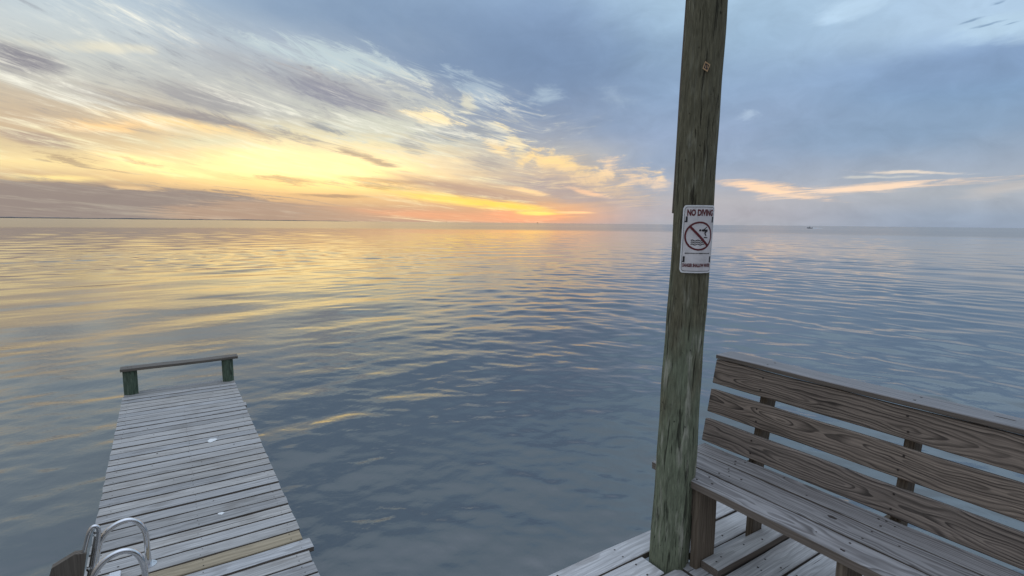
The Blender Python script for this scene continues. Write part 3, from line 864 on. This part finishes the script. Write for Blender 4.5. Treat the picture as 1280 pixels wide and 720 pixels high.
def build_ladder():
    root = empty('boarding_ladder', (-.5, 3.8, DZ), 'stainless steel boarding ladder with two hooped handrails at the edge of the grey pier', 'ladder')
    def hoop(Y, dz=0.0):
        ctrl = [(-.199, Y, DZ), (-.200, Y, .80), (-.202, Y, .90), (-.215, Y, .965 + dz), (-.245, Y, 1.015 + dz), (-.29, Y, 1.040 + dz), (-.345, Y, 1.032 + dz),
                (-.395, Y, 1.000 + dz), (-.432, Y, .945 + dz), (-.458, Y, .86), (-.482, Y, .755), (-.53, Y, .56), (-.585, Y, .32), (-.67, Y, -.05), (-.80, Y, -.6)]
        return spline(ctrl, 7)
    for Y, dz in ((3.991, 0.0), (3.60, 0.008)):
        mb = MB(); tube(mb, hoop(Y, dz), .0168, 18); h = mb.build('handrail', M['steel'], root)
        mb = MB(); tube(mb, [(-.199, Y, DZ - .001), (-.199, Y, DZ + .006), (-.199, Y, DZ + .007)], [.046, .046, .02], 20, smooth=False)
        for k in range(3):
            a = k * 2.1 + .4; nail(mb, -.199 + .034 * math.cos(a), Y + .034 * math.sin(a), DZ + .007, .006, 0)
        mb.build('base_flange', M['steel'], h)
    # swing-up section folded against the far handrail: a narrow U of tube
    mb = MB()
    ctrl = [(-.66, 3.93, .35), (-.60, 3.94, .60), (-.545, 3.945, .80), (-.497, 3.95, .985), (-.478, 3.95, 1.045), (-.455, 3.95, 1.072), (-.434, 3.95, 1.052),
            (-.440, 3.95, .985), (-.475, 3.945, .80), (-.525, 3.94, .60), (-.585, 3.93, .35)]
    tube(mb, spline(ctrl, 7), .0125, 14)
    mb.build('folding_rail', M['steel'], root)
    mb = MB()
    tube(mb, spline([(-.448, 3.972, 1.0), (-.490, 3.975, .80), (-.54, 3.97, .58), (-.60, 3.97, .3)], 6), .013, 12)
    mb.build('side_rail', M['steel_dull'], root)
    for k, z in enumerate((.42, .16, -.1)):
        x = -.545 - (.62 - z) * .42
        mb = MB(); tube(mb, [(x, 3.60, z), (x, 3.991, z)], .02, 12); mb.build('rung', M['steel'], root)
    # hinge bolts
    for p in ((-.444, 3.972, 1.02), (-.492, 3.955, .80)):
        mb = MB()
        tube(mb, [Vector(p) + Vector((-.012, -.014, .006)), Vector(p) + Vector((.012, .01, .006))], .010, 8, smooth=False)
        mb.build('hinge_bolt', M['steel_dull'], root)
    # wooden cheek board that carries the ladder, its top corner sawn off
    mb = MB()
    def prism(pts, y0, y1, mi=0):
        n = len(pts)
        vs = [(x, y0, z) for x, z in pts] + [(x, y1, z) for x, z in pts]
        fs = [tuple(range(n)), tuple(range(2 * n - 1, n - 1, -1))] + [(k, k + n, (k + 1) % n + n, (k + 1) % n) for k in range(n)]
        wc = [(z + 30, x + .6, .05 + y - y0) for x, y, z in [(v[0], v[1], v[2]) for v in vs]]
        mb.add(vs, fs, wc, .4, mi)
    prism([(-.682, .1), (-.545, .1), (-.545, .664), (-.500, .918), (-.508, .924), (-.556, .934), (-.665, .884), (-.682, .83)][::-1], 3.93, 3.975)
    mb.build('cheek_board', [M['frame']], root)
    # white step pad showing between the handrails
    mb = MB()
    box(mb, -.405, -.345, 3.80, 3.985, DZ + .004, DZ + .022, 'y', seg=2, wob=0, chamfer=.003)
    box(mb, -.55, -.405, 3.95, 3.975, DZ + .006, DZ + .018, 'x', seg=2, wob=0, chamfer=.003)
    mb.build('step_bracket', M['plastic'], root)
build_ladder()

def splotch(name, cx, cy, rx, ry, label, seed):
    rs = np.random.default_rng(seed)
    mb = MB(); n = 26
    ph = rs.uniform(0, 6.28, 3)
    ring = []
    for k in range(n):
        a = 2 * math.pi * k / n
        f = 1 + .12 * math.sin(2 * a + ph[0]) + .1 * math.sin(3 * a + ph[1]) + .06 * math.sin(5 * a + ph[2])
        ring.append((cx + rx * f * math.cos(a), cy + ry * f * math.sin(a)))
    z = DZ + .0035
    vs = [(x, y, z) for x, y in ring] + [(cx + (x - cx) * .7, cy + (y - cy) * .7, z + .003) for x, y in ring]
    fs = [(k, (k + 1) % n, (k + 1) % n + n, k + n) for k in range(n)] + [tuple(range(n, 2 * n))]
    mb.add(vs, fs)
    props(mb.build(name, M['splat']), label, 'splotch', 'white splotches on the pier planks')
splotch('white_splotch', .305, 6.03, .040, .050, 'large white oval splotch on the grey pier planks, the one nearer the end rail', 3)
splotch('white_splotch', .255, 4.43, .020, .022, 'small pale splotch on a grey pier plank, the one nearer the yellow plank', 8)

# ------------------------------------------------------------------ the upper deck
KZ = 1.35
def build_deck():
    root = empty('wooden_deck', (1.5, 0.5, 0), 'weathered wooden deck under the slatted bench and round pole', 'deck')
    mb = MB(); th = .038
    xe = 3.06
    rows = [(1.655, 1.778)]
    y = 1.645
    while y > -1.9:
        rows.append((y - .1415, y)); y -= .1525
    POLE = (1.962, 1.567)
    for i, (a, b_) in enumerate(rows):
        dz = random.uniform(-.002, .002)
        x0 = -1.4; x1 = xe + random.uniform(-.015, .015)
        segs = [(x0, x1)]
        if i == 1: segs = [(x0, 1.852), (2.075, x1)]          # cut round the pole
        if i == 2: segs = [(x0, 1.93), (1.945, x1)]
        for s0, s1 in segs:
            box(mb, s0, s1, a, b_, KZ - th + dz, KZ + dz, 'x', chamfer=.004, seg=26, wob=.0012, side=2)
            for jx in (-.9, -.3, .3, .9, 1.42, 1.78, 2.35, 2.95):
                for yy in (a + .03, b_ - .03):
                    xx = jx + random.uniform(-.012, .012)
                    if s0 + .02 < xx < s1 - .02: nail(mb, xx, yy + random.uniform(-.006, .006), KZ + dz, .0048)
            for q in range(3):
                if random.random() < .5: nail(mb, random.uniform(max(s0, 1), s1), random.uniform(a + .02, b_ - .02), KZ + dz, random.uniform(.003, .006))
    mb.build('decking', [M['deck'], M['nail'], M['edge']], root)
    for x in (-.9, -.3, .3, .9, 1.75, 2.35, 2.98):
        mb = MB(); box(mb, x - .02, x + .02, -1.9, 1.74, KZ - th - .19, KZ - th - .003, 'y', seg=8); mb.build('joist', M['frame'], root)
    for x, yy in ((-.9, 1.6), (.5, 1.6), (2.9, 1.6), (2.9, -.8), (.5, -.8)):
        mb = MB(); round_post(mb, (x, yy, -2), (x, yy, KZ - th - .2), .1, .095, 24, 12, seed=int(40 + x * 3 + yy)); mb.build('piling', M['pile'], root)
build_deck()

# ------------------------------------------------------------------ the bench
def build_bench():
    root = empty('slatted_bench', (2.2, 0.8, KZ), 'long weathered wooden bench with slatted back on the deck beside the round pole', 'bench')
    y0, y1 = -.22, 1.708
    L = y1 - y0
    SZ = 1.782
    mb = MB()
    seat = [(1.968, 2.097, .75), (2.109, 2.248, .35), (2.261, 2.381, .5)]
    for i, (a, b_, rn) in enumerate(seat):
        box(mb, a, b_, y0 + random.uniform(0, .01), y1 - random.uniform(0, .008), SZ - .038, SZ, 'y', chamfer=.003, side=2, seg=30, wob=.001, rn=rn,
            pith=((.03, .05), (.0, .036), (-.08, .05))[i], loff=(3.0, 11.3, 22.0)[i])
        for yy in (.165, .83, 1.455):
            for xx in (a + .03, b_ - .03): nail(mb, xx, yy + random.uniform(-.01, .01), SZ, .0045)
        for q in range(5): nail(mb, random.uniform(a + .02, b_ - .02), random.uniform(.4, 1.6), SZ, random.uniform(.003, .006))
    def gouge(mb, x, y, z, rx, ry, mi=1):
        n = 14
        vs = [(x + rx * math.cos(2 * math.pi * k / n) * (1 + .2 * math.sin(k * 2.3)), y + ry * math.sin(2 * math.pi * k / n), z + .0012) for k in range(n)]
        vs += [(a, b_, z - .004) for a, b_, c in vs]
        mb.add(vs, [tuple(range(n))] + [(k, k + n, (k + 1) % n + n, (k + 1) % n) for k in range(n)], None, .5, mi)
    gouge(mb, 2.195, .962, SZ, .009, .018)
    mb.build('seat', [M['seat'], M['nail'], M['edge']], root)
    # back: three boards leaning back
    t = Vector((2.470 - 2.381, 0, 2.229 - 1.790)).normalized()
    nb = Vector((t.z, 0, -t.x))                          # towards the rear
    def along(z):
        k = (z - 1.790) / (2.229 - 1.790)
        return 2.381 + k * (2.470 - 2.381)
    mb = MB()
    for i, (za, zb) in enumerate(((1.793, 1.910), (1.948, 2.070), (2.102, 2.228))):
        zm = (za + zb) / 2
        c = Vector((along(zm), y0, zm)) + nb * .019
        board(mb, c, (0, 1, 0), t, L + .022 - random.uniform(0, .006), (zb - za) / t.z, .036, chamfer=.004, seg=30, wob=.0009,
              rn=(.45, .55, .4)[i], pith=((.01, .030), (-.012, .032), (.02, .034))[i], loff=(5.2, 14.9, 33.1)[i])
        for yy in (.165, .83, 1.455):
            for dz in (.03, -.03):
                p = Vector((along(zm + dz), yy + random.uniform(-.008, .008), zm + dz)); nail(mb, *p, .0045, 1, -nb)
    mb.build('backrest', [M['bench'], M['nail']], root)
    mb = MB()
    box(mb, 2.464, 2.604, y0, y1 + .018, 2.2325, 2.2555, 'y', chamfer=.003, side=2, seg=30, wob=.001, rn=.6)
    for yy in (.165, .83, 1.455): 
        nail(mb, 2.50, yy, 2.2555); nail(mb, 2.565, yy, 2.2555)
    gouge(mb, 2.545, .565, 2.2555, .0035, .032)
    mb.build('top_rail', [M['cap'], M['nail'], M['edge']], root)
    for ya, yb in ((1.435, 1.473), (.808, .846), (.180, .218)):
        mb = MB(); box(mb, 1.988, 2.122, ya, yb, KZ + .002, SZ - .040, 'z', seg=8, pith=(.02, .04)); mb.build('leg', M['leg'], root)
        mb = MB(); box(mb, 2.432, 2.521, ya + .0, yb, KZ + .002, 1.70, 'z', seg=8); mb.build('leg', M['leg'], root)
        # seat bearer
        mb = MB(); box(mb, 2.135, 2.50, yb + .002, yb + .038, 1.665, 1.7415, 'x', seg=6); mb.build('seat_bearer', M['leg'], root)
        if ya > 1.4:          # blocking with a clipped lower corner, next to the pole
            mb = MB()
            pts = [(yb + .002, 1.602), (yb + .060, 1.602), (yb + .082, 1.622), (yb + .082, 1.7415), (yb + .002, 1.7415)]
            n = 5
            vs = [(2.03, y, z) for y, z in pts] + [(1.990, y, z) for y, z in pts]
            fs = [tuple(range(n)), tuple(range(2 * n - 1, n - 1, -1))] + [(k, k + n, (k + 1) % n + n, (k + 1) % n) for k in range(n)]
            mb.add(vs, fs, [(y + 7, z - 1.67, .05 + x - 2) for x, y, z in vs], .3)
            mb.build('block', M['leg'], root)
        # leaning back post
        mb = MB()
        p = Vector((along(1.60), 0, 1.60)) + nb * (.038 + .046)
        p.y = (ya + yb) / 2
        board(mb, p, t, (nb.x, 0, nb.z), (2.229 - 1.60) / t.z - .012, .089, .038, seg=8, rn=.2); mb.build('back_post', M['leg'], root)
        # foot board on the deck
        mb = MB(); box(mb, 2.020, 2.62, ya - .094, ya - .003, KZ + .003, KZ + .041, 'x', chamfer=.004, seg=8, rn=.5, side=2)
        for xx in (2.07, 2.12, 2.3, 2.42): nail(mb, xx, ya - .05 + random.uniform(-.03, .03), KZ + .041)
        mb.build('foot_board', [M['deck'], M['nail'], M['edge']], root)
build_bench()

# ------------------------------------------------------------------ round pole, sign, tag
PB = Vector((1.962, 1.567, KZ))
PR = Vector((.624, -.781, 0))                             # across, to the right seen from the deck's middle
PC = Vector((-.781, -.624, 0))                            # facing the deck's middle
LEAN = .0165
def pole_axis(z): return PB + PR * (LEAN * (z - KZ)) + Vector((0, 0, z - KZ))
def build_pole():
    root = empty('timber_pole', PB, 'tall round timber pole, greenish at its foot, standing at the deck edge', 'pole')
    mb = MB()
    round_post(mb, pole_axis(-2.0), pole_axis(KZ - .05), .102, .096, 64, 40, .002, 21)
    round_post(mb, pole_axis(KZ - .05), pole_axis(2.6), 0.0955, .083, 96, 160, .0036, 21)
    round_post(mb, pole_axis(2.6), pole_axis(5.2), .083, .0735, 96, 220, .0030, 21)
    mb.build('shaft', M['pole'], root)
    # thin split batten on the far left side
    mb = MB()
    a = pole_axis(3.0) - PR * .0855 - PC * .012
    b_ = pole_axis(4.6) - PR * .083 - PC * .012
    board(mb, a, b_ - a, PC, (b_ - a).length, .03, .010, seg=20, chamfer=.002, wob=.0012); mb.build('batten', M['leg'], root)
build_pole()

SIGN_W, SIGN_H, SIGN_R = .152, .292, .0965
SIGN_Z0 = 2.741
PHI0 = -25.5
def sign_pt(s, t, off=0.0):
    z = SIGN_Z0 + t
    phi = R(PHI0) + s / SIGN_R
    nrm = PC * math.cos(phi) + PR * math.sin(phi)
    ctr = pole_axis(z) - PC * (SIGN_R - .0885)
    return ctr + nrm * (SIGN_R + off)

def build_sign():
    root = empty('no_diving_sign', sign_pt(SIGN_W / 2, SIGN_H / 2), 'white and red no diving sign bent round the timber pole', 'sign')
    def inside(x, y, w, h, rad):
        return x, y
    def plate(mb, x0, y0, x1, y1, rad, off, mi=0, th=.0):
        # rounded rectangle as a fan of strips
        n = 26
        xs = [x0 + (x1 - x0) * k / n for k in range(n + 1)]
        lo, hi = [], []
        for x in xs:
            d = max(0, rad - (x - x0), rad - (x1 - x))
            dy = rad - math.sqrt(max(0, rad * rad - d * d))
            lo.append((x, y0 + dy)); hi.append((x, y1 - dy))
        vs = [sign_pt(*p, off) for p in lo] + [sign_pt(*p, off) for p in hi]
        fs = [(k, k + 1, k + 2 + n, k + 1 + n) for k in range(n)]
        mb.add(vs, fs, None, .5, mi)
        if th:
            bk = [sign_pt(*p, off - th) for p in lo] + [sign_pt(*p, off - th) for p in hi]
            o = len(vs)
            loop = list(range(n + 1)) + [n + 1 + k for k in range(n, -1, -1)]
            m_ = len(loop)
            mb.add([vs[i] for i in loop] + [bk[i] for i in loop], [(k, k + m_, (k + 1) % m_ + m_, (k + 1) % m_) for k in range(m_)], None, .5, mi)
            mb.add(bk, [(k + 1 + n, k + 2 + n, k + 1, k) for k in range(n)], None, .5, mi)
    mb = MB()
    plate(mb, 0, 0, SIGN_W, SIGN_H, .014, 0, 0, .0018)
    mb.build('panel', [M['sign_edge']], root)
    mb = MB()
    plate(mb, .007, .007, SIGN_W - .007, SIGN_H - .007, .011, .0005, 0)
    plate(mb, .0092, .0092, SIGN_W - .0092, SIGN_H - .0092, .009, .0009, 1)
    # bracket marks at the corners
    def rect(x0, y0, x1, y1, off=.0014, mi=0, n=6):
        vs = []
        for k in range(n + 1):
            x = x0 + (x1 - x0) * k / n
            vs += [sign_pt(x, y0, off), sign_pt(x, y1, off)]
        mb.add(vs, [(2 * k, 2 * k + 2, 2 * k + 3, 2 * k + 1) for k in range(n)], None, .5, mi)
    for x0, x1 in ((.0105, .019), (SIGN_W - .019, SIGN_W - .0105)):
        left = x0 < .05
        rect(x0 + (.0035 if left else 0), SIGN_H - .073, x1 + (.0035 if left else 0), SIGN_H - .048)
        rect(x0 + (.002 if left else 0), .046, x1 + (.002 if left else 0), .072)
        rect(x0, .046, x1 + .001, .0515)
        rect(x0, SIGN_H - .073, x1, SIGN_H - .067)
    mb.build('border', [M['ink'], M['sign']], root)
    # prohibition ring, bar, waves, diver
    cx, cy, ro, ri = SIGN_W / 2 - .001, .160, .0625, .0548
    mb = MB(); n = 72
    vs = []
    for k in range(n):
        a = 2 * math.pi * k / n
        vs += [sign_pt(cx + ro * math.cos(a), cy + ro * math.sin(a), .0016), sign_pt(cx + ri * math.cos(a), cy + ri * math.sin(a), .0016)]
    mb.add(vs, [(2 * k, (2 * k + 2) % (2 * n), (2 * k + 3) % (2 * n), 2 * k + 1) for k in range(n)])
    vs = []; n = 24
    for k in range(n + 1):
        q = -1 + 2 * k / n
        x, y = cx + q * ri * .72, cy - q * ri * .72
        vs += [sign_pt(x + .0036, y + .0036, .0022), sign_pt(x - .0036, y - .0036, .0022)]
    mb.add(vs, [(2 * k, 2 * k + 1, 2 * k + 3, 2 * k + 2) for k in range(n)])
    mb.build('prohibition_ring', M['maroon'], root)
    mb = MB()
    def stroke(pts, w, off=.0018):
        pts = [Vector((p[0], p[1], 0)) for p in pts]
        vs = []
        for i, p in enumerate(pts):
            tt = (pts[min(i + 1, len(pts) - 1)] - pts[max(0, i - 1)]).normalized()
            nn = Vector((-tt.y, tt.x, 0)) * (w / 2)
            vs += [sign_pt(p.x + nn.x, p.y + nn.y, off), sign_pt(p.x - nn.x, p.y - nn.y, off)]
        mb.add(vs, [(2 * k, 2 * k + 1, 2 * k + 3, 2 * k + 2) for k in range(len(pts) - 1)])
    for r_ in range(3):
        yy = cy - .019 - r_ * .0085
        x0, x1 = cx - .034, cx + .024
        stroke([(x0 + (x1 - x0) * k / 20, yy + .0022 * math.sin(k / 20 * 6.28 * 2.5)) for k in range(21)], .0036)
    hx, hy = cx + .002, cy + .025
    n = 14
    mb.add([sign_pt(hx, hy, .0018)] + [sign_pt(hx + .0046 * math.cos(2 * math.pi * k / n), hy + .0046 * math.sin(2 * math.pi * k / n), .0018) for k in range(n)],
           [(0, 1 + k, 1 + (k + 1) % n) for k in range(n)])
    stroke([(hx + .008, hy - .001), (hx + .020, hy + .006), (hx + .030, hy + .014)], .0038)      # arm swung back
    stroke([(hx + .007, hy), (hx + .018, hy - .001), (hx + .035, hy - .0005)], .0085)           # trunk
    stroke([(hx + .033, hy - .001), (hx + .021, hy - .012)], .0065)                               # thigh
    stroke([(hx + .021, hy - .011), (hx + .028, hy - .023)], .0050)                               # shin
    stroke([(hx + .018, hy - .0305), (hx + .036, hy - .0315)], .0042)                             # board
    mb.build('diver_pictogram', M['ink'], root)
    def text(body, x0, x1, y, h, mat, bold, name):
        cu = bpy.data.curves.new('lettering', 'FONT')
        cu.body = body; cu.size = 1.0; cu.offset = bold; cu.resolution_u = 3
        to = bpy.data.objects.new('lettering', cu)
        col.objects.link(to)
        bpy.context.view_layer.update()
        me = bpy.data.meshes.new_from_object(to.evaluated_get(bpy.context.evaluated_depsgraph_get()))
        bpy.data.objects.remove(to); bpy.data.curves.remove(cu)
        v = np.array([q.co[:] for q in me.vertices])
        lo, hi = v.min(0), v.max(0)
        pts = [sign_pt(x0 + (q[0] - lo[0]) / (hi[0] - lo[0]) * (x1 - x0), y + (q[1] - lo[1]) / (hi[1] - lo[1]) * h, .0021) for q in v]
        mb = MB()
        mb.add(pts, [tuple(p.vertices) for p in me.polygons])
        bpy.data.meshes.remove(me)
        mb.build(name, mat, root)
    text('NO DIVING', .019, SIGN_W - .016, SIGN_H - .046, .0285, M['maroon'], .045, 'lettering')
    text('DANGER SHALLOW WATER', .013, SIGN_W - .013, .026, .0155, M['maroon'], .045, 'lettering')
    # line of print too small to read
    mb = MB(); x = .02
    rs = np.random.default_rng(4)
    while x < SIGN_W - .022:
        w = rs.uniform(.002, .0045)
        stroke([(x, .0855), (x + w, .0855 + rs.uniform(-.0004, .0004))], rs.uniform(.0028, .0044)); x += w + rs.uniform(.0007, .0016)
    mb.build('fine_print', M['ink'], root)
build_sign()

def build_tag():
    zc = 3.60
    phi = R(8)
    nrm = PC * math.cos(phi) + PR * math.sin(phi)
    tan = PR * math.cos(phi) - PC * math.sin(phi)
    up = Vector((0, 0, 1))
    ctr = pole_axis(zc) + nrm * .0865
    tilt = R(14)
    u = tan * math.cos(tilt) + up * math.sin(tilt)
    v = up * math.cos(tilt) - tan * math.sin(tilt)
    root = empty('metal_tag', ctr, 'small coppery diamond tag nailed high on the timber pole', 'tag')
    mb = MB()
    def dia(r1, r2, off, th):
        pts = [(0, 1), (.75, .15), (0, -1), (-.75, -.15)]
        o = [ctr + (u * a + v * b_) * r1 + nrm * off for a, b_ in pts]
        i = [ctr + (u * a + v * b_) * r2 + nrm * off for a, b_ in pts]
        ob = [p - nrm * th for p in o]; ib = [p - nrm * th for p in i]
        vs = o + i + ob + ib
        fs = []
        for k in range(4):
            q = (k + 1) % 4
            fs += [(k, q, 4 + q, 4 + k), (k, 8 + k, 8 + q, q), (4 + k, 4 + q, 12 + q, 12 + k)]
        mb.add(vs, fs)
    dia(.022, .0155, .0035, .004)
    mb.build('rim', M['brass'], root)
    mb = MB()
    pts = [(0, 1), (.75, .15), (0, -1), (-.75, -.15)]
    mb.add([ctr + (u * a + v * b_) * .0157 + nrm * .0012 for a, b_ in pts], [(0, 1, 2, 3)])
    mb.build('plate', M['marker'], root)
    mb = MB()
    for a in (-.0035, .0035):
        p = [ctr + u * (a - .002) + v * -.006 + nrm * .0016, ctr + u * (a + .0005) + v * -.006 + nrm * .0016, ctr + u * (a + .0025) + v * .006 + nrm * .0016, ctr + u * a + v * .006 + nrm * .0016]
        mb.add(p, [(0, 1, 2, 3)])
    mb.build('stamped_mark', M['brass'], root)
build_tag()
